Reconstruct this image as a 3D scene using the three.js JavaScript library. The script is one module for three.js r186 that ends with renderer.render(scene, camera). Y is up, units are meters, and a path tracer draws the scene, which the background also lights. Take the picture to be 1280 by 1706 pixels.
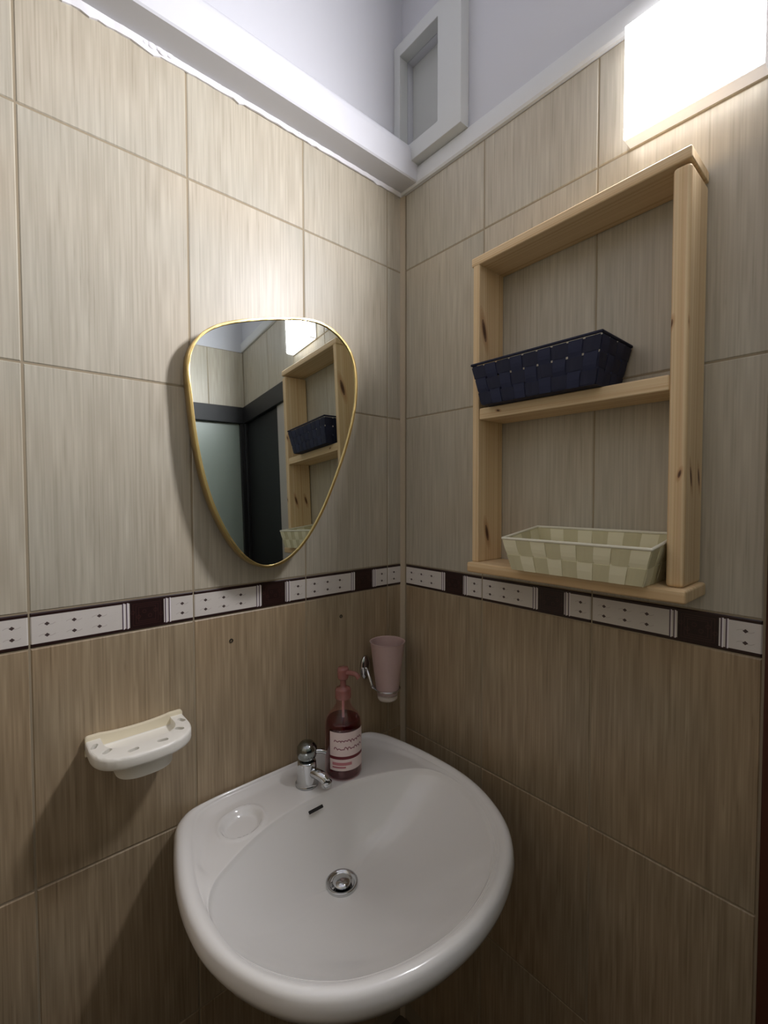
import * as THREE from 'three';
import { RoundedBoxGeometry } from 'three/addons/geometries/RoundedBoxGeometry.js';
import { mergeGeometries, toCreasedNormals } from 'three/addons/utils/BufferGeometryUtils.js';
import { RectAreaLightUniformsLib } from 'three/addons/lights/RectAreaLightUniformsLib.js';
import { Brush, Evaluator, SUBTRACTION } from 'three-bvh-csg';

// ------------------------------------------------------------------ camera, light, exposure
// The room corner stands at x = 0, z = 0; wall_left lies in z = 0, wall_right in x = 0. H is the height of the border tiles' top edge.
const H = 1.27;
const scene = new THREE.Scene();
scene.background = new THREE.Color(0x000000);
const camera = new THREE.PerspectiveCamera(96.656, 1280 / 1706, 0.01, 50);
camera.position.set(-0.8489, H + 0.1805, 0.8952);
camera.rotation.set(-0.0330, -0.7199, -0.0013, 'YXZ');
scene.add(camera);
const renderer = new THREE.WebGLRenderer({ antialias: true });
renderer.toneMapping = THREE.LinearToneMapping;
renderer.toneMappingExposure = 2.8;
renderer.shadowMap.enabled = true;
renderer.setSize(1280, 1706);
RectAreaLightUniformsLib.init();
const LAMP_LIGHT = 62, LAMP_SIDE = 1.1, LAMP_GLOW = 4, LAMP_COLOR = 0xfcfaff;

// ------------------------------------------------------------------ helpers
function rng(seed) { let s = seed >>> 0; return () => { s = (s + 0x6D2B79F5) >>> 0; let t = s; t = Math.imul(t ^ (t >>> 15), t | 1); t ^= t + Math.imul(t ^ (t >>> 7), t | 61); return ((t ^ (t >>> 14)) >>> 0) / 4294967296; }; }
const lerp = (a, b, t) => a + (b - a) * t, clamp = (v, a = 0, b = 1) => Math.min(b, Math.max(a, v));
const sm = (a, b, v) => { const t = clamp((v - a) / (b - a)); return t * t * (3 - 2 * t); };
const taken = new Map();
function numbered(name) { const n = taken.get(name) || 0; taken.set(name, n + 1); return n ? `${name}_${String(n).padStart(3, '0')}` : name; }
function tag(o, label, category, group) { o.userData.label = label; o.userData.category = category; if (group) o.userData.group = group; return o; }
function thing(name, label, category, [x, y, z] = [0, 0, 0], turn = 0) {
  const o = new THREE.Group(); o.name = numbered(name); o.position.set(x, y, z); o.rotation.y = turn; scene.add(o); return tag(o, label, category);
}
function struct(name, pos = [0, 0, 0], turn = 0) { const o = new THREE.Group(); o.name = name; o.userData.kind = 'structure'; o.position.set(...pos); o.rotation.y = turn; scene.add(o); return o; }
function part(name, geo, material, parent, label) {
  const m = new THREE.Mesh(geo, material); m.name = name; m.castShadow = m.receiveShadow = true; if (label) m.userData.label = label; parent.add(m); return m;
}
function boxAt(x0, x1, y0, y1, z0, z1, r = 0) {
  const w = x1 - x0, h = y1 - y0, d = z1 - z0;
  const g = r ? new RoundedBoxGeometry(w, h, d, 2, Math.min(r, w / 2.01, h / 2.01, d / 2.01)) : new THREE.BoxGeometry(w, h, d);
  return g.translate((x0 + x1) / 2, (y0 + y1) / 2, (z0 + z1) / 2);
}
function lathe(pts, seg = 48) { return new THREE.LatheGeometry(pts.map(p => new THREE.Vector2(...p)), seg); }
function tube(pts, r, seg = 24, rs = 10, closed = false) { return new THREE.TubeGeometry(new THREE.CatmullRomCurve3(pts.map(p => new THREE.Vector3(...p)), closed), seg, r, rs, closed); }
function canvasTex(w, h, draw) {
  const c = document.createElement('canvas'); c.width = w; c.height = h; draw(c.getContext('2d'), w, h);
  const t = new THREE.CanvasTexture(c); t.colorSpace = THREE.SRGBColorSpace; return t;
}
function dataTex(w, h, fn, srgb = true) {
  const a = new Uint8Array(w * h * 4);
  for (let y = 0; y < h; y++) for (let x = 0; x < w; x++) { const c = fn(x, y), i = (y * w + x) * 4; a[i] = clamp(c[0], 0, 255); a[i + 1] = clamp(c[1], 0, 255); a[i + 2] = clamp(c[2], 0, 255); a[i + 3] = 255; }
  const t = new THREE.DataTexture(a, w, h); t.magFilter = t.minFilter = THREE.LinearFilter; t.wrapS = t.wrapT = THREE.RepeatWrapping;
  if (srgb) t.colorSpace = THREE.SRGBColorSpace; t.needsUpdate = true; return t;
}
const std = o => new THREE.MeshStandardMaterial(o), phys = o => new THREE.MeshPhysicalMaterial(o);

// ------------------------------------------------------------------ materials
// tiles: fine vertical streaks; four variants of the pale upper kind and four of the brown lower kind
function tileTexture(seed, base, contrast) {
  const w = 256, h = 384, r = rng(seed), cols = [];
  const layers = [[3, 0.07, 2], [11, 0.14, 4], [34, 0.30, 6], [100, 0.52, 6]].map(([n, amp, m]) => ({ n, amp, m, g: Array.from({ length: (n + 1) * (m + 1) }, () => r() * 2 - 1) }));
  const val = (L, u, v) => {
    const x = u * L.n, y = v * L.m, i = Math.min(L.n - 1, x | 0), j = Math.min(L.m - 1, y | 0), fx = sm(0, 1, x - i), fy = sm(0, 1, y - j), a = (p, q) => L.g[(j + q) * (L.n + 1) + i + p];
    return lerp(lerp(a(0, 0), a(1, 0), fx), lerp(a(0, 1), a(1, 1), fx), fy);
  };
  const fine = Array.from({ length: w }, () => r() * 2 - 1);
  const dark = Array.from({ length: 46 }, () => [r() * w, r() * h, 14 + r() * 60, 0.25 + r() * 0.6, 0.5 + r() * 0.9]);
  for (let i = 0; i < 2; i++) cols.push(0);
  return dataTex(w, h, (x, y) => {
    const u = x / w, v = y / h;
    let s = 0; for (const L of layers) s += L.amp * val(L, u, v);
    s = s * 0.75 + 0.22 * fine[x];
    for (const [dx, dy, len, k, wd] of dark) { const ax = Math.abs(x - dx), ay = Math.abs(y - dy); if (ax < 3 && ay < len) s -= k * Math.exp(-ax * ax / wd) * (1 - ay / len); }
    const t = s * contrast * 1.15, warm = val(layers[0], v, u) * contrast * 0.12;
    return [base[0] * (1 + t * 0.92 + warm), base[1] * (1 + t), base[2] * (1 + t * 1.12 - warm)];
  });
}
const paleTiles = [1, 2, 3, 4].map(s => std({ map: tileTexture(s * 17, [184, 176, 158], 0.10), roughness: 0.42 }));
const brownTiles = [5, 6, 7, 8].map(s => std({ map: tileTexture(s * 17, [163, 145, 118], 0.165), roughness: 0.40 }));
const groutPale = std({ color: 0x9d9079, roughness: 0.95 });
const plaster = std({ color: 0xcccdd2, roughness: 0.85 });
const paintWhite = std({ color: 0xd6d7d6, roughness: 0.6 });
const caulk = std({ color: 0xb8aa93, roughness: 0.7 });
const border = std({
  roughness: 0.35, map: canvasTex(1024, 232, (c, w, h) => {
    const X = u => u / 0.25 * w;
    c.fillStyle = '#d9d3cc'; c.fillRect(0, 0, w, h);
    const r = rng(99); for (let i = 0; i < 900; i++) { c.fillStyle = `rgba(120,110,105,${0.05 * r()})`; c.fillRect(r() * w, r() * h, 20 * r(), 2); }
    const dark = '#2a1614';
    c.fillStyle = dark; c.fillRect(0, 0, w, 24); c.fillRect(0, h - 24, w, 24);
    const motif = (x, y) => { c.fillStyle = '#4a3c3a'; c.beginPath(); c.moveTo(x - 15, y); c.lineTo(x, y - 13); c.lineTo(x + 15, y); c.lineTo(x, y + 13); c.closePath(); c.fill(); c.strokeStyle = 'rgba(110,95,92,.3)'; c.lineWidth = 3; c.beginPath(); c.moveTo(x - 45, y + 3); c.quadraticCurveTo(x - 20, y - 16, x, y); c.quadraticCurveTo(x + 22, y + 16, x + 45, y - 3); c.stroke(); };
    for (const u of [0.0215, 0.058, 0.094, 0.230]) for (const v of [82, 158]) motif(X(u), v);
    for (const u of [0.1285, 0.1345, 0.199, 0.2055]) { c.fillStyle = '#5a4a55'; c.fillRect(X(u), 19, 8, h - 38); c.fillStyle = '#efeaec'; c.fillRect(X(u) + 8, 19, 8, h - 38); }
    c.fillStyle = '#241312'; c.fillRect(X(0.1405), 19, X(0.0565), h - 38);
    c.strokeStyle = 'rgba(84,50,46,.6)'; c.lineWidth = 4; for (const k of [0, 14, 28]) c.strokeRect(X(0.1405) + 22 + k * 1.3, 36 + k, X(0.0565) - 44 - k * 2.6, h - 72 - k * 2);
    for (let i = 0; i < 6; i++) { c.beginPath(); c.arc(X(0.1405) + X(0.0565) * (i + 0.5) / 6, h / 2 + (i % 2 ? 18 : -18), 12, 0, 7); c.stroke(); }
  }),
});
function pine(seed, knots) {           // u runs over 0.11 m of width, v over 0.70 m of length
  return std({
    roughness: 0.62, map: canvasTex(192, 1024, (c, w, h) => {
      const r = rng(seed); c.fillStyle = '#e2c79c'; c.fillRect(0, 0, w, h);
      for (let i = 0; i < 60; i++) { const x = r() * w, a = 0.06 + 0.16 * r(); c.strokeStyle = r() < 0.6 ? `rgba(176,128,80,${a})` : `rgba(244,224,190,${a})`; c.lineWidth = 1 + r() * 6; c.beginPath(); c.moveTo(x, 0); c.bezierCurveTo(x + 10 * (r() - .5), h * .3, x + 16 * (r() - .5), h * .7, x + 8 * (r() - .5), h); c.stroke(); }
      for (const [u, v, rx, ry] of knots) {
        const x = u * w, y = (1 - v) * h;
        for (let k = 6; k >= 0; k--) { c.fillStyle = k > 2 ? `rgba(150,96,56,${0.10})` : `rgba(70,42,26,${0.5})`; c.beginPath(); c.ellipse(x, y, rx * (0.4 + k * 0.22), ry * (0.4 + k * 0.3), 0.3, 0, 7); c.fill(); }
      }
    }),
  });
}
const chrome = std({ color: 0xc9cbcc, metalness: 1, roughness: 0.12 });
const ceramic = phys({ color: 0xf0eeea, roughness: 0.22, clearcoat: 0.6, clearcoatRoughness: 0.08 });
const whitePlastic = std({ color: 0xefece2, roughness: 0.35 });
const blackPaint = std({ color: 0x0b0b0f, roughness: 0.55 });
const brownWood = std({ color: 0x4a2414, roughness: 0.5 });

// ------------------------------------------------------------------ walls
const TW = 0.25, TH = 0.3875, BAND = 0.0564, TOP = 0.97, ROOF = 1.56, FLOOR = -H;
const XL = -1.45, ZN = 1.32;          // the walls opposite the corner
const plates = new Map();
function plate(w, h, u0 = 0, u1 = 1, v0 = 0, v1 = 1) {   // a tile: front face at z = 0 with chamfered edges, sides going back 5 mm
  const key = [w, h, u0, u1, v0, v1].map(v => v.toFixed(4)).join();
  if (plates.has(key)) return plates.get(key);
  const c = Math.min(0.0016, w / 4), p = [], uv = [], ix = [];
  const rings = [[0, -0.005], [0, -c * 0.8], [c, 0]];
  for (const [i, z] of rings) for (const [x, y] of [[i, i], [w - i, i], [w - i, h - i], [i, h - i]]) { p.push(x, y, z); uv.push(lerp(u0, u1, x / w), lerp(v0, v1, y / h)); }
  for (let k = 0; k < 2; k++) for (let j = 0; j < 4; j++) { const a = k * 4 + j, b = k * 4 + (j + 1) % 4; ix.push(a, b, b + 4, a, b + 4, a + 4); }
  ix.push(8, 9, 10, 8, 10, 11);
  let g = new THREE.BufferGeometry(); g.setAttribute('position', new THREE.Float32BufferAttribute(p, 3)); g.setAttribute('uv', new THREE.Float32BufferAttribute(uv, 2)); g.setIndex(ix);
  g = g.toNonIndexed(); g.computeVertexNormals(); plates.set(key, g); return g;
}
// joints: positions of the vertical joints along the wall's own x; a cut tile keeps the streaks' scale
function tiling(wall, joints, yLow, yHigh, seed, jointStart, oneRow) {
  const r = rng(seed), gap = 0.0026;
  const rows = []; for (let k = 3; k >= 1; k--) rows.push([-BAND - k * TH, -BAND - (k - 1) * TH, 'low']);
  rows.push([-BAND, 0, 'band'], [0, TH, 'up'], [TH, 2 * TH, 'up'], [2 * TH, TOP, 'up']);
  if (oneRow) rows.splice(0, rows.length, [yHigh - TH, yHigh, 'up']);
  for (let j = 0; j + 1 < joints.length; j++) {
    const x0 = joints[j], x1 = joints[j + 1]; if (x1 - x0 < 0.006) continue;
    const fromLeft = j > 0 || jointStart;   // whether the tile keeps its own left edge
    const w = x1 - x0, u0 = fromLeft ? 0 : 1 - w / TW, u1 = fromLeft ? w / TW : 1;
    for (const [a, b, kind] of rows) {
      const lo = Math.max(a, yLow), hi = Math.min(b, yHigh); if (hi - lo < 0.01) continue;
      const g2 = kind === 'band' ? 0.0008 : gap / 2, hh = hi - lo - 2 * g2;
      const v1 = kind === 'band' ? 1 : Math.min(1, (hi - a) / TH), v0 = kind === 'band' ? 0 : clamp((lo - a) / TH);
      const m = kind === 'band' ? border : (kind === 'up' ? paleTiles : brownTiles)[(r() * 4) | 0];
      const t = part(kind === 'band' ? 'border_tile' : 'tile', plate(w - gap, hh, u0, u1, v0, v1), m, wall);
      t.position.set(x0 + gap / 2, lo + g2, kind === 'band' ? 0.0006 : -0.0003 + 0.0006 * r());
    }
  }
}
const wallLeft = struct('wall_left', [0, H, 0]);
const wallRight = struct('wall_right', [0, H, 0], -Math.PI / 2);
const wallRear = struct('wall_rear', [0, H, ZN], Math.PI);
const wallSide = struct('wall_side', [XL, H, 0], Math.PI / 2);
const DOOR0 = 0.768, LINTEL = 0.62, LINTEL1 = 0.70;
part('backing', boxAt(XL - 0.1, 0.1, FLOOR, TOP, -0.1, -0.0012), groutPale, wallLeft);
part('plaster', boxAt(XL - 0.1, 0.1, TOP, ROOF, -0.1, 0.0), plaster, wallLeft);
part('backing', boxAt(0, DOOR0, FLOOR, TOP, -0.1, -0.0012), groutPale, wallRight);
part('backing', boxAt(DOOR0, ZN, LINTEL1, TOP, -0.1, -0.0012), groutPale, wallRight);
part('plaster', mergeGeometries([boxAt(0, ZN, TOP, 1.062, -0.1, 0), boxAt(0, ZN, 1.300, ROOF, -0.1, 0), boxAt(0, 0.023, 1.062, 1.300, -0.1, 0), boxAt(0.152, ZN, 1.062, 1.300, -0.1, 0)]), plaster, wallRight);   // round the vent's opening
part('backing', boxAt(-0.1, -XL + 0.1, LINTEL1, TOP, -0.1, -0.0012), groutPale, wallRear);
part('backing', boxAt(1.2, -XL + 0.1, FLOOR, LINTEL1, -0.1, -0.0012), groutPale, wallRear);
part('plaster', boxAt(-0.1, -XL + 0.1, TOP, ROOF, -0.1, 0.0), plaster, wallRear);
part('backing', boxAt(-ZN, 0, FLOOR, TOP, -0.1, -0.0012), groutPale, wallSide);
part('plaster', boxAt(-ZN, 0, TOP, ROOF, -0.1, 0.0), plaster, wallSide);
tiling(wallLeft, [XL, -1.301, -1.051, -0.801, -0.551, -0.301, -0.051, 0], FLOOR, TOP, 5, false);
tiling(wallRight, [0.0156, 0.2656, 0.5156, 0.7656], FLOOR, TOP, 6, true);
tiling(wallRight, [0.7656, 1.0156, 1.2656, ZN], LINTEL1, TOP, 7, true, true);
tiling(wallRear, [0, 0.168, 0.418, 0.668, 0.918, 1.168, -XL], LINTEL1, TOP, 8, false, true);
tiling(wallRear, [1.2, -XL], FLOOR, LINTEL1, 9, true);
tiling(wallSide, [-ZN, -1.0, -0.75, -0.5, -0.25, 0], FLOOR, TOP, 10, false);
{ // two old drill holes in the left wall: plugs with a dark hollow
  for (const [x, y] of [[-0.478, -0.111], [-0.204, -0.109]]) {
    const g = lathe([[0, -0.004], [0.0024, -0.004], [0.0024, 0.0012], [0.0038, 0.0012], [0.0042, 0.0002]], 16).rotateX(Math.PI / 2);
    part('wall_plug', g, std({ color: 0x2c241c, roughness: 0.9 }), wallLeft).position.set(x, y, 0.0006);
  }
}
const floor = new THREE.Mesh(boxAt(XL - 0.1, 0.1, -0.1, 0, -0.1, ZN + 0.1), std({ color: 0x8c8072, roughness: 0.5, map: paleTiles[0].map })); floor.name = 'floor'; floor.userData.kind = 'structure'; floor.receiveShadow = true; scene.add(floor);
const ceiling = new THREE.Mesh(boxAt(XL - 0.1, 0.1, H + ROOF, H + ROOF + 0.1, -0.1, ZN + 0.1), plaster); ceiling.name = 'ceiling'; ceiling.userData.kind = 'structure'; ceiling.receiveShadow = true; scene.add(ceiling);

// trims: ragged plaster edge over the left tiles, boxed ledge above it, moulding on the right wall, sealant in the corner
function extrudeX(profile, x0, x1) {   // profile [[z, y], ...] swept along x
  const s = new THREE.Shape(profile.map(([z, y]) => new THREE.Vector2(-z, y)));
  return new THREE.ExtrudeGeometry(s, { depth: x1 - x0, bevelEnabled: false, curveSegments: 8 }).rotateY(Math.PI / 2).translate(x0, 0, 0);
}
{
  const t1 = struct('trim_1', [0, H, 0]);
  const arc = []; for (let k = 0; k <= 8; k++) { const a = k / 8 * Math.PI / 2; arc.push([0.044 + 0.021 * Math.cos(a), 1.036 + 0.03 * Math.sin(a)]); }
  part('ledge', toCreasedNormals(extrudeX([[0, 0.9765], [0.062, 0.9755], [0.065, 0.9785], ...arc, [0, 1.074]], XL, 0), 0.6), plaster, t1);
  const t2 = struct('trim_2', [0, H, 0]);
  const r = rng(41), pos = [], idx = [], n = 120;                           // a thin smear of plaster with an uneven lower edge
  for (let i = 0; i <= n; i++) {
    const x = lerp(XL, -0.004, i / n), low = 0.9695 - 0.004 * r() * (r() < 0.3 ? 1.6 : 0.4) - 0.004 * sm(-0.35, -0.7, x), z = 0.003 + 0.0015 * r();
    pos.push(x, 0.9772, 0, x, 0.9772, z + 0.003, x, low, z, x, low, 0);
    if (i) { const a = (i - 1) * 4, b = i * 4; for (let k = 0; k < 3; k++) idx.push(a + k, a + k + 1, b + k + 1, a + k, b + k + 1, b + k); }
  }
  let g = new THREE.BufferGeometry(); g.setAttribute('position', new THREE.Float32BufferAttribute(pos, 3)); g.setIndex(idx); g = g.toNonIndexed(); g.computeVertexNormals();
  part('plaster_edge', g, std({ color: 0xe6e6ea, roughness: 0.8, side: THREE.DoubleSide }), t2);
  for (let i = 0; i < 14; i++) {                                           // lumps where the plaster has been dabbed on
    const b = new THREE.IcosahedronGeometry(0.003 + 0.004 * r(), 1).scale(1.4, 1, 0.5);
    part('plaster_lump', b, std({ color: 0xe6e6ea, roughness: 0.85 }), t2).position.set(-0.63 + 0.05 * r() + (i > 9 ? 0.3 * r() : 0), 0.972 + 0.01 * r(), 0.005);
  }
  const t3 = struct('trim_3', [0, H, 0], -Math.PI / 2);
  part('moulding', toCreasedNormals(extrudeX([[0, 0.971], [0.006, 0.971], [0.009, 0.976], [0.009, 1.008], [0.004, 1.018], [0, 1.018]], 0.0, ZN), 0.5), paintWhite, t3);
  const t4 = struct('trim_4', [0, H, 0]);
  part('corner_sealant', toCreasedNormals(new THREE.ExtrudeGeometry(new THREE.Shape([[0, 0], [-0.006, 0], [-0.004, -0.0025], [-0.002, -0.006], [-0.001, -0.0145], [0, -0.0145]].map(p => new THREE.Vector2(...p))), { depth: TOP - FLOOR, bevelEnabled: false }).rotateX(-Math.PI / 2).scale(1, 1, 1).translate(0, FLOOR, 0), 0.9), caulk, t4);
}

// doors seen only in the mirror (and at the right edge of the picture)
{
  const d = struct('door_1', [0, H, 0], -Math.PI / 2);
  part('jamb', boxAt(DOOR0 + 0.001, 0.80, FLOOR, LINTEL, -0.06, 0.012, 0.003), brownWood, d);
  part('jamb', boxAt(ZN - 0.03, ZN, FLOOR, LINTEL, -0.06, 0.012, 0.003), blackPaint, d);
  part('lintel', boxAt(DOOR0 + 0.001, ZN, LINTEL, LINTEL1 - 0.001, -0.06, 0.016, 0.003), blackPaint, d);
  part('panel', boxAt(0.80, 0.93, FLOOR, LINTEL, -0.05, 0.004, 0.002), std({ color: 0xb5aea6, roughness: 0.45 }), d);
  const leaf = part('leaf', boxAt(0.93, ZN - 0.03, FLOOR, LINTEL, -0.05, -0.002, 0.002), blackPaint, d);
  part('handle', mergeGeometries([lathe([[0, 0], [0.022, 0], [0.022, 0.006], [0.009, 0.008], [0.009, 0.035], [0, 0.035]], 20).rotateX(Math.PI / 2).toNonIndexed(), tube([[0, 0, 0.033], [0.05, 0, 0.036], [0.1, 0, 0.034]], 0.008).toNonIndexed()]), chrome, leaf).position.set(1.06, -0.2, -0.002);
  const e = struct('door_2', [0, H, ZN], Math.PI);
  part('lintel', boxAt(0, 1.2, LINTEL, LINTEL1 - 0.001, -0.06, 0.016, 0.003), blackPaint, e);
  part('stile', boxAt(0, 0.03, FLOOR, LINTEL, -0.06, 0.014, 0.003), blackPaint, e);
  part('stile', boxAt(1.16, 1.2, FLOOR, LINTEL, -0.06, 0.014, 0.003), blackPaint, e);
  part('kick_panel', boxAt(0.03, 1.16, FLOOR, -0.06, -0.04, 0.006, 0.003), blackPaint, e);
  part('frosted_pane', boxAt(0.03, 1.16, -0.06, LINTEL, -0.03, -0.004), phys({ color: 0x8f9a90, roughness: 0.38, clearcoat: 0.2, clearcoatRoughness: 0.4 }), e);
}

// ------------------------------------------------------------------ LED panel lamp on the right wall
{
  const L = thing('led_panel_lamp', 'bright square white LED panel lamp high on the right wall above the shelf', 'lamp', [0, H, 0], -Math.PI / 2);
  const z0 = 0.572, z1 = 0.7545, y0 = 0.778, y1 = 0.960;
  const s = new THREE.Shape([[z0, y0], [z1, y0], [z1, y1], [z0, y1]].map(p => new THREE.Vector2(...p)));
  const i = 0.004; s.holes.push(new THREE.Path([[z0 + i, y0 + i], [z0 + i, y1 - i], [z1 - i, y1 - i], [z1 - i, y0 + i]].map(p => new THREE.Vector2(...p))));
  const sideGlow = std({ color: 0xf2f0f2, emissive: LAMP_COLOR, emissiveIntensity: 0.1, roughness: 0.5 });
  part('housing', new THREE.ExtrudeGeometry(s, { depth: 0.0245, bevelEnabled: true, bevelSize: 0.0008, bevelThickness: 0.0008, bevelSegments: 2 })  .translate(0, 0, 0.0015), sideGlow, L);
  part('back_plate', boxAt(z0 + i, z1 - i, y0 + i, y1 - i, 0.001, 0.012), paintWhite, L);
  part('diffuser', boxAt(z0 - 0.0008, z1 + 0.0008, y0 - 0.0008, y1 + 0.0008, 0.0276, 0.0305, 0.0008), std({ color: 0xffffff, emissive: LAMP_COLOR, emissiveIntensity: LAMP_GLOW, roughness: 0.5 }), L);
  const a = new THREE.RectAreaLight(LAMP_COLOR, LAMP_LIGHT, z1 - z0 - 0.01, y1 - y0 - 0.01);
  a.position.set(-0.032, H + (y0 + y1) / 2, (z0 + z1) / 2); a.lookAt(-2, H + (y0 + y1) / 2, (z0 + z1) / 2); scene.add(a);
  // the translucent rim of the panel lets some light out sideways
  const ym = (y0 + y1) / 2, zm = (z0 + z1) / 2;
  for (const [dy, dz] of [[-1, 0], [1, 0], [0, -1], [0, 1]]) {
    const b = new THREE.RectAreaLight(LAMP_COLOR, LAMP_SIDE, 0.022, dy ? z1 - z0 : y1 - y0), y = ym + dy * ((y1 - y0) / 2 + 0.003), z = zm + dz * ((z1 - z0) / 2 + 0.003);
    b.position.set(-0.0155, H + y, z); b.lookAt(-0.0155, H + y + dy, z + dz); scene.add(b);
  }
}

// ------------------------------------------------------------------ square vent frame in the upper corner
{
  const v = thing('vent_frame', 'white square recessed vent frame high in the room corner above the tiles', 'vent', [0, H, 0], -Math.PI / 2);
  const z0 = 0.001, z1 = 0.222, y0 = 1.019, y1 = 1.332, a0 = 0.023, a1 = 0.152, b0 = 1.062, b1 = 1.300;
  const s = new THREE.Shape([[z0, y0], [z1, y0], [z1, y1], [z0, y1]].map(p => new THREE.Vector2(...p)));
  s.holes.push(new THREE.Path([[a0, b0], [a0, b1], [a1, b1], [a1, b0]].map(p => new THREE.Vector2(...p))));
  part('frame', new THREE.ExtrudeGeometry(s, { depth: 0.026, bevelEnabled: true, bevelSize: 0.0015, bevelThickness: 0.0015, bevelSegments: 2, bevelOffset: -0.0015 }).translate(0, 0, 0.002), std({ color: 0xcdcfcd, roughness: 0.6 }), v);
  part('back_panel', boxAt(a0 + 0.0005, a1 - 0.0005, b0 + 0.0005, b1 - 0.0005, -0.024, -0.018, 0.001), std({ color: 0xbcbeba, roughness: 0.7 }), v);
}

// ------------------------------------------------------------------ gold framed mirror
{
  const M = thing('wall_mirror', 'pear shaped wall mirror in a thin gold rim on the left wall', 'mirror', [-0.385, H + 0.29, 0.045]);
  M.rotation.order = 'YXZ'; M.rotation.set(-2 * Math.PI / 180, -2.5 * Math.PI / 180, 0);
  const raw = [[0.012, 0.265], [-0.043, 0.25], [-0.119, 0.222], [-0.157, 0.195], [-0.179, 0.159], [-0.183, 0.119], [-0.179, 0.07], [-0.173, 0.006], [-0.159, -0.073], [-0.139, -0.138], [-0.103, -0.207], [-0.072, -0.24], [-0.04, -0.254], [-0.005, -0.249], [0.041, -0.218], [0.091, -0.152], [0.135, -0.065], [0.169, 0.017], [0.193, 0.102], [0.198, 0.171], [0.186, 0.224], [0.149, 0.261], [0.108, 0.277], [0.063, 0.276]];
  const N = 160, curve = new THREE.CatmullRomCurve3(raw.map(([x, y]) => new THREE.Vector3(x, y, 0)), true, 'centripetal');
  let pts = curve.getSpacedPoints(N).slice(0, N).map(p => new THREE.Vector2(p.x, p.y));
  for (let k = 0; k < 6; k++) pts = pts.map((p, i) => p.clone().multiplyScalar(0.5).addScaledVector(pts[(i + 1) % N], 0.25).addScaledVector(pts[(i + N - 1) % N], 0.25));
  const inset = d => pts.map((p, i) => { const t = pts[(i + 1) % N].clone().sub(pts[(i + N - 1) % N]).normalize(); return p.clone().add(new THREE.Vector2(-t.y, t.x).multiplyScalar(d)); });
  const rim = new THREE.Shape(inset(0.0008)); rim.holes.push(new THREE.Path(inset(0.0045).reverse()));
  const gold = std({ color: 0xd3b97c, metalness: 1, roughness: 0.3 });
  part('rim', toCreasedNormals(new THREE.ExtrudeGeometry(rim, { depth: 0.0266, bevelEnabled: true, bevelSize: 0.0008, bevelThickness: 0.0007, bevelSegments: 2 }).translate(0, 0, -0.0273), 0.5), gold, M);
  part('glass', new THREE.ExtrudeGeometry(new THREE.Shape(inset(0.004)), { depth: 0.003, bevelEnabled: false }).translate(0, 0, -0.006), std({ color: 0xdfe6e4, metalness: 1, roughness: 0.015 }), M);
  part('backing_board', new THREE.ExtrudeGeometry(new THREE.Shape(inset(0.004)), { depth: 0.014, bevelEnabled: false }).translate(0, 0, -0.0235), std({ color: 0x3a3128, roughness: 0.9 }), M);
}

// ------------------------------------------------------------------ pine wall shelf
{
  const S = thing('pine_shelf', 'open pine wall shelf with three boards under the square lamp', 'shelf', [0, H, 0], -Math.PI / 2);
  const D = 0.085;
  function plank(name, x0, x1, y0, y1, d, mat, up, r = 0.0025, label) {
    const g = new RoundedBoxGeometry(x1 - x0, y1 - y0, d, 3, r).translate((x0 + x1) / 2, (y0 + y1) / 2, d / 2 + 0.0008);
    const p = g.attributes.position, n = g.attributes.normal, uv = g.attributes.uv;
    for (let i = 0; i < p.count; i++) {
      const along = up ? p.getY(i) : p.getX(i), across = up ? p.getX(i) - x0 : y1 - p.getY(i);
      const front = n.getZ(i) > 0.7;
      uv.setXY(i, (front ? d + across : p.getZ(i)) / 0.11 + (mat.userData.shift || 0), along / 0.7);
    }
    return part(name, g, mat, S, label);
  }
  const k = (u, v, rx = 9, ry = 12) => [u, v, rx, ry];
  plank('side_panel', 0.303, 0.3185, 0.046, 0.652, D, pine(11, [k(0.62, 0.745, 12, 34), k(0.5, 0.15, 10, 26)]), true);
  const right = plank('side_panel', 0.6625, 0.6865, 0.046, 0.656, D, pine(12, [k(0.78, 0.62, 6, 10), k(0.92, 0.305, 4, 9), k(0.55, 0.30, 7, 22), k(0.2, 0.30, 7, 20)]), true, 0.006);
  const top = plank('shelf_board', 0.2995, 0.6870, 0.6535, 0.671, D + 0.001, pine(13, []), false);
  top.rotation.z = 0.03; top.position.set(0.0198, -0.0128, 0);
  const mid = plank('shelf_board', 0.3185, 0.6625, 0.338, 0.361, D - 0.002, pine(14, [k(0.85, 0.52, 4, 6)]), false);
  plank('shelf_board', 0.301, 0.694, 0.0255, 0.046, 0.100, pine(15, []), false, 0.004);
}

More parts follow.
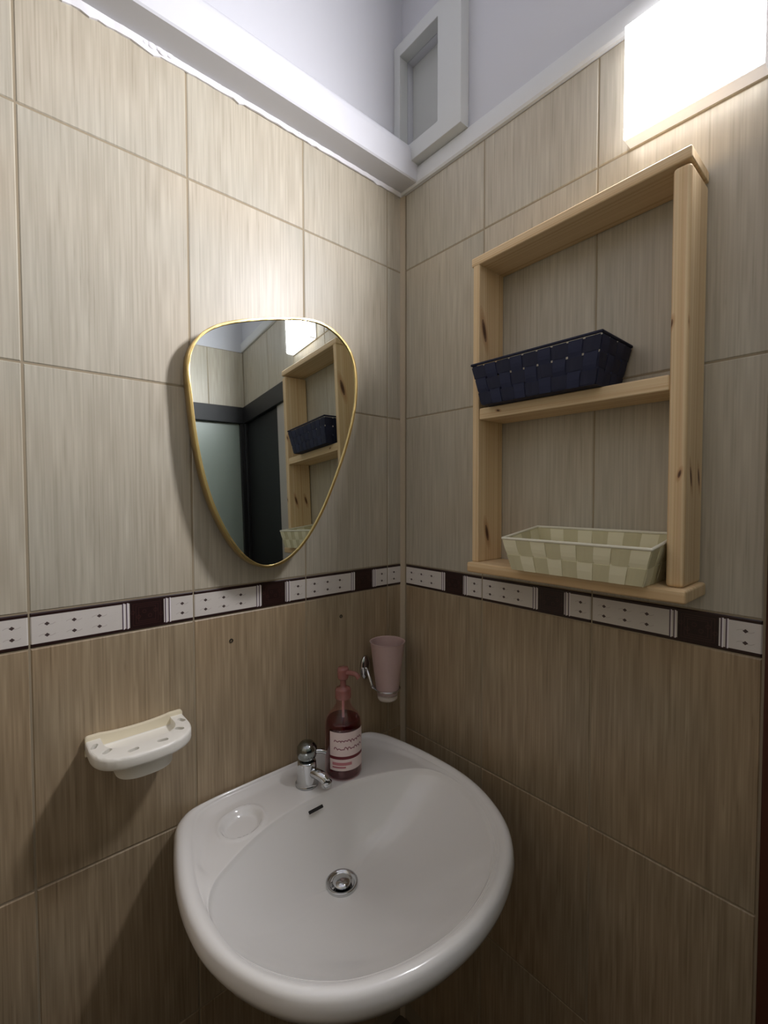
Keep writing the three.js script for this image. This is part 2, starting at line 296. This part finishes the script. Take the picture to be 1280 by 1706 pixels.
// ------------------------------------------------------------------ woven strap baskets
function ribbon(stations) {    // stations: {c: centre, a: half width vector, n: half thickness vector}
  const p = [], corner = s => [[1, 1], [-1, 1], [-1, -1], [1, -1]].map(([i, j]) => s.c.clone().addScaledVector(s.a, i).addScaledVector(s.n, j));
  const quad = (a, b, c, d) => { for (const v of [a, b, c, a, c, d]) p.push(v.x, v.y, v.z); };
  let last = null;
  stations.forEach((s, i) => {
    const q = corner(s);
    if (!i) quad(q[0], q[1], q[2], q[3]); else for (let k = 0; k < 4; k++) quad(last[k], q[k], q[(k + 1) % 4], last[(k + 1) % 4]);
    if (i === stations.length - 1) quad(q[3], q[2], q[1], q[0]);
    last = q;
  });
  const g = new THREE.BufferGeometry(); g.setAttribute('position', new THREE.Float32BufferAttribute(p, 3)); g.computeVertexNormals(); return g;
}
function basket(o, { w0, w1, d0, d1, hFront, hBack, rows, pitch, strap, mats, rimMat, bottomMat, zShift = 0, rimLift = 0.0015 }) {
  const V = (x, y, z) => new THREE.Vector3(x, y, z);
  const b = [V(-w0 / 2, 0, d0 / 2), V(w0 / 2, 0, d0 / 2), V(w0 / 2, 0, -d0 / 2), V(-w0 / 2, 0, -d0 / 2)];
  const t = [V(-w1 / 2, hFront, d1 / 2 + zShift), V(w1 / 2, hFront, d1 / 2 + zShift), V(w1 / 2, hBack, -d1 / 2 + zShift), V(-w1 / 2, hBack, -d1 / 2 + zShift)];
  const wave = 0.0011, thick = 0.0006;
  for (let f = 0; f < 4; f++) {
    const A = b[f], B = b[(f + 1) % 4], C = t[(f + 1) % 4], Dd = t[f];
    const P = (u, v) => A.clone().lerp(B, u).lerp(Dd.clone().lerp(C, u), v);
    const nor = B.clone().sub(A).cross(Dd.clone().sub(A)).normalize();
    const len = Dd.distanceTo(C), n = Math.max(2, Math.round(len / pitch));
    const sgn = (i, j) => ((i + j + f) % 2 ? 1 : -1);
    for (let i = 0; i < n; i++) {                                 // upright straps
      const st = [];
      for (let s = 0; s <= rows * 4; s++) {
        const v = s / (rows * 4), u = (i + 0.5) / n, j = clamp(Math.floor(v * rows - 1e-6), 0, rows - 1), ph = Math.sin(Math.PI * (v * rows - j));
        st.push({ c: P(u, v).addScaledVector(nor, sgn(i, j) * wave * Math.max(0.25, ph)), a: P(u + 0.5 / n, v).sub(P(u - 0.5 / n, v)).multiplyScalar(0.5 * strap), n: nor.clone().multiplyScalar(thick) });
      }
      part('strap', ribbon(st), mats[0], o);
    }
    for (let j = 0; j < rows; j++) {                              // level straps
      const st = [];
      for (let s = 0; s <= n * 4; s++) {
        const u = s / (n * 4), v = (j + 0.5) / rows, i = clamp(Math.floor(u * n - 1e-6), 0, n - 1), ph = Math.sin(Math.PI * (u * n - i));
        st.push({ c: P(u, v).addScaledVector(nor, -sgn(i, j) * wave * Math.max(0.25, ph)), a: P(u, v + 0.5 / rows).sub(P(u, v - 0.5 / rows)).multiplyScalar(0.5 * strap), n: nor.clone().multiplyScalar(thick) });
      }
      part('strap', ribbon(st), mats[1], o);
    }
  }
  const up = t.map(p => p.clone().add(V(0, rimLift, 0)));
  const path = new THREE.CurvePath(); for (let f = 0; f < 4; f++) path.add(new THREE.LineCurve3(up[f], up[(f + 1) % 4]));
  const rimG = []; for (let f = 0; f < 4; f++) rimG.push(new THREE.TubeGeometry(new THREE.LineCurve3(up[f], up[(f + 1) % 4]), 1, 0.0026, 8), new THREE.SphereGeometry(0.0026, 8, 6).translate(up[f].x, up[f].y, up[f].z));
  part('rim', mergeGeometries(rimG), rimMat, o);
  part('bottom', boxAt(-w0 / 2 + 0.001, w0 / 2 - 0.001, 0.0004, 0.0024, -d0 / 2 + 0.001, d0 / 2 - 0.001), bottomMat, o);
}
function weave(seed, base, amp) {      // the fine ribbing of woven tape
  const r = rng(seed), n = Array.from({ length: 64 * 64 }, () => r());
  return dataTex(64, 64, (x, y) => { const s = 1 + amp * ((((x >> 1) + (y >> 1)) % 2) - 0.5) + amp * (n[y * 64 + x] - 0.5); return [base[0] * s, base[1] * s, base[2] * s]; });
}
{
  const navy = [std({ color: 0x1d2340, roughness: 0.75 }), std({ color: 0x181c35, roughness: 0.75 })];
  const o = thing('woven_basket', 'dark navy woven strap basket on the middle board of the pine shelf', 'basket', [-0.062, H + 0.3612, 0.4535], -Math.PI / 2);
  basket(o, { w0: 0.222, w1: 0.252, d0: 0.092, d1: 0.116, hFront: 0.074, hBack: 0.074, rows: 3, pitch: 0.0275, strap: 0.85, mats: navy, rimMat: navy[1], bottomMat: navy[1], rimLift: 0.0035 });
  const cream = [std({ color: 0xeae4c4, roughness: 0.8 }), std({ color: 0xd0c9a4, roughness: 0.8 })];
  const c = thing('woven_basket', 'cream checkered woven strap basket on the bottom board of the pine shelf', 'basket', [-0.0665, H + 0.0464, 0.532], -Math.PI / 2);
  basket(c, { w0: 0.222, w1: 0.252, d0: 0.104, d1: 0.122, hFront: 0.056, hBack: 0.072, rows: 2, pitch: 0.0275, strap: 0.965, mats: cream, rimMat: std({ color: 0xe9e5d2, roughness: 0.7 }), bottomMat: cream[1] });
}

// ------------------------------------------------------------------ wash basin
const SINK_Y = H - 0.415, SX = -0.362;
{
  const S = thing('wash_basin', 'rounded white ceramic wash basin fixed to the left wall', 'sink', [SX, SINK_Y, 0]);
  const half = {
    O: [[0, 0.001], [0.10, 0.001], [0.20, 0.001], [0.24, 0.006], [0.262, 0.036], [0.275, 0.09], [0.284, 0.165], [0.286, 0.235], [0.281, 0.30], [0.261, 0.366], [0.226, 0.428], [0.182, 0.470], [0.13, 0.498], [0.07, 0.516], [0, 0.523]],
    OL: [[0, 0.001], [0.10, 0.001], [0.17, 0.002], [0.212, 0.007], [0.237, 0.028], [0.251, 0.064], [0.266, 0.115], [0.279, 0.175], [0.285, 0.24], [0.281, 0.30], [0.261, 0.366], [0.226, 0.428], [0.182, 0.470], [0.13, 0.498], [0.07, 0.516], [0, 0.523]],
    R: [[0, 0.012], [0.10, 0.012], [0.19, 0.014], [0.222, 0.026], [0.243, 0.07], [0.256, 0.13], [0.263, 0.20], [0.262, 0.275], [0.246, 0.342], [0.213, 0.404], [0.167, 0.449], [0.115, 0.476], [0.06, 0.492], [0, 0.498]],
    RL: [[0, 0.012], [0.10, 0.012], [0.16, 0.014], [0.195, 0.026], [0.218, 0.07], [0.238, 0.13], [0.252, 0.19], [0.257, 0.26], [0.246, 0.342], [0.213, 0.404], [0.167, 0.449], [0.115, 0.476], [0.06, 0.492], [0, 0.498]],
    B: [[0, 0.122], [0.06, 0.126], [0.12, 0.139], [0.185, 0.165], [0.228, 0.193], [0.252, 0.232], [0.256, 0.284], [0.240, 0.345], [0.206, 0.403], [0.161, 0.446], [0.110, 0.472], [0.056, 0.487], [0, 0.493]],
  };
  const C = new THREE.Vector2(0, 0.27), NT = 320;
  function polar(h, left) {                                               // radius by angle round C
    const full = [...h, ...(left || h).slice(1, -1).reverse().map(([x, z]) => [-x, z])];
    const cur = new THREE.CatmullRomCurve3(full.map(([x, z]) => new THREE.Vector3(x, 0, z)), true, 'centripetal').getPoints(900);
    const a = cur.map(p => [Math.atan2(p.z - C.y, p.x), Math.hypot(p.x, p.z - C.y)]).sort((p, q) => p[0] - q[0]);
    return Array.from({ length: NT }, (_, i) => {
      const th = -Math.PI + (i + 0.5) / NT * 2 * Math.PI; let k = a.findIndex(p => p[0] >= th); if (k < 1) return a[k === 0 ? 0 : a.length - 1][1];
      const [p, q] = [a[k - 1], a[k]]; return lerp(p[1], q[1], clamp((th - p[0]) / Math.max(1e-9, q[0] - p[0])));
    });
  }
  const O = polar(half.O, half.OL), R = polar(half.R, half.RL), B = polar(half.B);
  const rings = [];                                               // each ring: fn(i) -> [x, y, z]
  const at = (i, rad, y, cz = C.y) => { const th = -Math.PI + (i + 0.5) / NT * 2 * Math.PI; return [Math.cos(th) * rad, y, cz + Math.sin(th) * rad]; };
  const under = (k, y, cz) => i => { const p = at(i, O[i] * k, y, cz); p[2] = Math.max(p[2], 0.001); return p; };
  rings.push(under(0.02, -0.200, 0.2), under(0.22, -0.199, 0.2), under(0.40, -0.185, 0.21), under(0.62, -0.150, 0.235), under(0.80, -0.105, 0.25), under(0.91, -0.068, 0.262), under(0.97, -0.043, 0.268));
  rings.push(i => at(i, O[i] * 0.992, -0.030), i => at(i, O[i], -0.022), i => at(i, O[i] - 0.001, -0.015), i => at(i, lerp(O[i], R[i], 0.09), -0.008));
  for (const [k, y] of [[0.2, -0.0035], [0.34, -0.001], [0.5, 0], [0.66, -0.0006], [0.82, -0.0024], [0.93, -0.0045], [1.0, -0.0066]]) rings.push(i => at(i, lerp(O[i], R[i], k), y));
  // the deck between rim and bowl, with an oval soap hollow at its left
  const soap = (x, z) => { const dx = x - (-0.138), dz = z - 0.092, a = 0.5, u = dx * Math.cos(a) - dz * Math.sin(a), v = dx * Math.sin(a) + dz * Math.cos(a); return Math.hypot(u / 0.043, v / 0.036); };
  const deck = t => i => {
    const gap = R[i] - B[i], wide = sm(0.02, 0.06, gap), p = at(i, lerp(R[i], B[i], t), 0), q = soap(p[0], p[2]);
    p[1] = -0.0066 - (0.004 + 0.002 * wide) * sm(0, lerp(0.9, 0.22, wide), t) - 0.0105 * (1 - sm(0.78, 0.99, q)) + 0.0028 * Math.exp(-(((q - 1.06) / 0.07) ** 2));
    return p;
  };
  for (let k = 1; k <= 26; k++) rings.push(deck(k / 26 * 0.985));
  const DZ = 0.216, DEPTH = 0.118;
  const bowl = s => i => {
    const e = deck(0.985)(i), k = 1 - s, lip = e[1];
    const cz = lerp(C.y, DZ, sm(0, 1, s) * 1);
    const th = -Math.PI + (i + 0.5) / NT * 2 * Math.PI, back = Math.max(0, -Math.sin(th));
    const f = lerp(1 - (1 - s) ** 2.6, 1 - (1 - s) ** 2.0, back);
    const x = e[0] * k, z = DZ + (e[2] - DZ) * k;
    return [x, lip - 0.0045 * sm(0, 0.02, s) - (DEPTH - 0.0045) * f, z];
  };
  for (const s of [0.004, 0.01, 0.018, 0.028, 0.04, 0.06, 0.08, 0.11, 0.14, 0.18, 0.22, 0.27, 0.32, 0.38, 0.44, 0.5, 0.56, 0.62, 0.68, 0.74, 0.8, 0.85, 0.885]) rings.push(bowl(s));
  const pos = [], idx = [];
  rings.forEach(fn => { for (let i = 0; i < NT; i++) pos.push(...fn(i)); });
  for (let k = 0; k + 1 < rings.length; k++) for (let i = 0; i < NT; i++) { const a = k * NT + i, b = k * NT + (i + 1) % NT; idx.push(a, a + NT, b, b, a + NT, b + NT); }
  const lastC = pos.length / 3; const e = bowl(0.9)(0); pos.push(0, e[1], DZ); const base = (rings.length - 1) * NT;
  for (let i = 0; i < NT; i++) idx.push(base + i, lastC, base + (i + 1) % NT);
  const g = new THREE.BufferGeometry(); g.setAttribute('position', new THREE.Float32BufferAttribute(pos, 3)); g.setIndex(idx); g.computeVertexNormals();
  part('basin', g, ceramic, S);
  const dy = e[1];
  const dr = part('drain_ring', lathe([[0.0265, -0.004], [0.0265, 0.0016], [0.0245, 0.0026], [0.0205, 0.0012], [0.0195, -0.003], [0.0, -0.003]], 40), chrome, S); dr.position.set(0, dy + 0.0035, DZ + 0.003); dr.scale.setScalar(1.12);
  part('drain_plug', lathe([[0, 0.0075], [0.006, 0.0072], [0.012, 0.0056], [0.0155, 0.003], [0.0158, 0.0005], [0.006, -0.002], [0, -0.002]], 36), chrome, dr);
  const sl = part('overflow_slot', new RoundedBoxGeometry(0.033, 0.0025, 0.0062, 3, 0.0012), std({ color: 0x1d1a17, roughness: 0.8 }), S); sl.position.set(-0.002, -0.0290, 0.1345); sl.rotation.x = 0.75;
}

// ------------------------------------------------------------------ tap on the basin's deck
{
  const T = thing('basin_tap', 'small chrome mixer tap on the back deck of the basin', 'tap', [-0.347, SINK_Y - 0.0125, 0.074]);
  part('body', lathe([[0, 0], [0.0245, 0], [0.0245, 0.004], [0.0215, 0.007], [0.0205, 0.030], [0.0195, 0.048], [0.0175, 0.052], [0, 0.0525]], 40), chrome, T);
  const sp = part('spout', tube([[0.003, 0.030, 0.010], [0.008, 0.030, 0.028], [0.013, 0.027, 0.040], [0.016, 0.021, 0.047]], 0.0105, 28, 18), chrome, T);
  part('outlet', lathe([[0.008, 0], [0.0115, 0], [0.0118, 0.008], [0.0095, 0.0095]], 28), chrome, sp).position.set(0.0165, 0.012, 0.048);
  const kn = part('knob', lathe([[0, 0.0535], [0.0135, 0.0535], [0.0185, 0.058], [0.0215, 0.068], [0.0205, 0.080], [0.0145, 0.088], [0.006, 0.0905], [0, 0.0905]], 40), std({ color: 0x8f9390, metalness: 1, roughness: 0.16 }), T);
  part('lever', tube([[0.010, 0.070, 0.010], [0.022, 0.070, 0.018], [0.032, 0.066, 0.024]], 0.0048, 16, 12), chrome, kn);
}

// ------------------------------------------------------------------ soap pump bottle
{
  const B = thing('soap_bottle', 'clear pump bottle of dark red liquid soap beside the tap', 'bottle', [-0.262, SINK_Y - 0.0125, 0.088]); B.scale.setScalar(1.12);
  part('liquid', lathe([[0, 0.002], [0.0325, 0.002], [0.0345, 0.006], [0.0345, 0.094], [0.033, 0.104], [0.0305, 0.1085], [0, 0.1085]], 48), phys({ color: 0x4c0613, roughness: 0.12, clearcoat: 0.6, transmission: 0.25, thickness: 0.05, attenuationColor: new THREE.Color(0x8c0d22), attenuationDistance: 0.03, ior: 1.35 }), B);
  part('shell', lathe([[0, 0.0004], [0.034, 0.0004], [0.0362, 0.005], [0.0362, 0.095], [0.0345, 0.106], [0.029, 0.116], [0.020, 0.126], [0.0145, 0.137], [0.0135, 0.150]], 48), phys({ color: 0xffe9ea, transmission: 1, thickness: 0, roughness: 0.06, ior: 1.45 }), B);
  const pinkClear = phys({ color: 0xd9a099, roughness: 0.25, transmission: 0.7, thickness: 0 });
  const c = part('collar', lathe([[0.0138, 0.147], [0.0158, 0.148], [0.0158, 0.164], [0.013, 0.168], [0.006, 0.170], [0.0055, 0.185]], 32), pinkClear, B);
  part('dip_tube', tube([[0, 0.012, 0], [0, 0.08, 0], [0, 0.165, 0]], 0.0028, 8, 10), phys({ color: 0xf6d6d6, roughness: 0.3, transmission: 0.4, thickness: 0 }), B);
  part('pump_head', mergeGeometries([lathe([[0, 0.184], [0.009, 0.184], [0.011, 0.188], [0.0115, 0.203], [0.0095, 0.208], [0, 0.209]], 28).toNonIndexed(), tube([[0, 0.198, 0.004], [0.006, 0.2, 0.018], [0.011, 0.198, 0.030], [0.013, 0.192, 0.034]], 0.0048, 16, 12).toNonIndexed()]), pinkClear, B);
  part('plunger', lathe([[0.0028, 0.165], [0.0046, 0.166], [0.0046, 0.186], [0.0028, 0.187]], 20), std({ color: 0x8e2f33, roughness: 0.4 }), c);
  const lab = std({
    roughness: 0.55, side: THREE.DoubleSide, map: canvasTex(256, 256, (x, w, h) => {
      x.fillStyle = '#ead7d3'; x.fillRect(0, 0, w, h);
      x.strokeStyle = '#8d5560'; x.lineWidth = 6; x.lineCap = 'round'; const r = rng(3);
      for (const y of [62, 112]) { x.beginPath(); x.moveTo(34, y); for (let i = 0; i < 9; i++) { const px = 34 + i * 22; x.bezierCurveTo(px + 5, y - 30 * r(), px + 14, y - 20 * r(), px + 22, y + 10 * (r() - 0.5)); } x.stroke(); }
      x.fillStyle = '#6a1220'; x.fillRect(0, 160, w, 20); x.fillStyle = '#c77f86'; x.fillRect(20, 200, 130, 20); x.fillStyle = '#b4626e'; x.fillRect(20, 228, 90, 10);
    }),
  });
  part('label', new THREE.CylinderGeometry(0.0366, 0.0366, 0.074, 40, 1, true, -1.4, 2.1).translate(0, 0.058, 0), lab, B, 'pale pink printed label');
}

// ------------------------------------------------------------------ tumbler and its wall holder
{
  const X = -0.104, Z = 0.058;
  const R = thing('tumbler_holder', 'small chrome wall bracket and ring that carries the pink tumbler', 'holder', [X, H, 0]);
  part('wall_plate', lathe([[0, 0], [0.02, 0], [0.0195, 0.005], [0.012, 0.009], [0, 0.0095]], 32).rotateX(Math.PI / 2).scale(0.8, 1.5, 1).translate(-0.026, -0.252, 0.0006), chrome, R);
  part('arm', tube([[-0.026, -0.252, 0.006], [-0.030, -0.256, 0.016], [-0.032, -0.272, 0.028], [-0.031, -0.290, 0.037], [-0.0225, -0.2955, 0.0365]], 0.0046, 28, 12), chrome, R);
  part('ring', new THREE.TorusGeometry(0.0312, 0.0021, 12, 48).rotateX(Math.PI / 2).translate(0, -0.2955, Z), chrome, R);
  const T = thing('tumbler', 'pink frosted tumbler hanging in the chrome ring near the corner', 'tumbler', [X, H - 0.322, Z]);
  part('cup', lathe([[0, 0.014], [0.0255, 0.014], [0.0280, 0.024], [0.0425, 0.143], [0.0445, 0.1445], [0.0425, 0.1455], [0.0405, 0.143], [0.0255, 0.028], [0.0235, 0.019], [0, 0.018]], 48), phys({ color: 0xdabfb9, roughness: 0.5, transmission: 0.3, thickness: 0 }), T);
  part('base', lathe([[0, 0], [0.0225, 0], [0.0245, 0.003], [0.0255, 0.0135], [0, 0.0135]], 40), phys({ color: 0xe7dcd0, roughness: 0.3, transmission: 0.3, thickness: 0 }), T, 'clear whitish thick base');
}

// ------------------------------------------------------------------ soap dish on the left wall
{
  const D = thing('soap_dish', 'white plastic half round soap dish with slots on the left wall', 'soap dish', [-0.655, H - 0.252, 0]);
  const W = 0.0775, DEP = 0.108;
  const dee = (w, d, z0 = 0, k = 0.34, q = 0.75) => { const s = new THREE.Shape(); s.moveTo(-w, z0); const n = 40; for (let i = 0; i <= n; i++) { const a = Math.PI - i / n * Math.PI, ca = Math.cos(a), sa = Math.sin(a); s.lineTo(w * Math.sign(ca) * Math.abs(ca) ** 0.8, z0 + (d - z0) * (k + (1 - k) * sa ** q)); } s.lineTo(w, z0); return s; };
  const flat = (s, y0, y1, bev) => new THREE.ExtrudeGeometry(s, { depth: y1 - y0 - 2 * bev, bevelEnabled: bev > 0, bevelSize: bev, bevelThickness: bev, bevelSegments: 3, bevelOffset: -bev, curveSegments: 20 }).rotateX(Math.PI / 2).translate(0, y1 - bev, 0);
  const ev = new Evaluator(); ev.attributes = ['position', 'normal'];
  const strip = g => { const q = g.index ? g.toNonIndexed() : g; q.deleteAttribute('uv'); return new Brush(q); };
  let body = strip(flat(dee(W, DEP, 0.0008), 0.006, 0.026, 0.004));
  const hollow = strip(flat(dee(W * 0.72, DEP * 0.66, 0.009), 0.0105, 0.05, 0.003));
  body = ev.evaluate(body, hollow, SUBTRACTION);
  const slots = [[-0.068, 0.034, 1.15], [-0.055, 0.064, 0.75], [-0.022, 0.086, 0.18], [0.022, 0.086, -0.18], [0.055, 0.064, -0.75], [0.068, 0.034, -1.15]];
  for (const [x, z, a] of slots) { const c = strip(new RoundedBoxGeometry(0.017, 0.06, 0.0085, 3, 0.004)); c.rotation.y = a; c.position.set(x, 0.02, z); c.updateMatrixWorld(); body = ev.evaluate(body, c, SUBTRACTION); }
  const bg = toCreasedNormals(body.geometry, 0.6);
  part('tray', bg, whitePlastic, D);
  const bp = new THREE.Shape(); bp.moveTo(-W, 0); bp.lineTo(-W, 0.028); bp.quadraticCurveTo(-W, 0.033, -W + 0.006, 0.033); bp.lineTo(-W * 0.72, 0.033); bp.bezierCurveTo(-W * 0.35, 0.0275, W * 0.35, 0.0275, W * 0.72, 0.033); bp.lineTo(W - 0.006, 0.033); bp.quadraticCurveTo(W, 0.033, W, 0.028); bp.lineTo(W, 0); bp.closePath();
  part('back_plate', new THREE.ExtrudeGeometry(bp, { depth: 0.006, bevelEnabled: true, bevelSize: 0.0012, bevelThickness: 0.0012, bevelSegments: 2, bevelOffset: -0.0012 }).translate(0, 0, 0.002), std({ color: 0xede3c8, roughness: 0.4 }), D);
  part('drip_cup', flat(dee(W * 0.56, DEP * 0.84, 0.004, 0.6, 0.9), -0.022, 0.0058, 0.002), whitePlastic, D);
}

renderer.render(scene, camera);
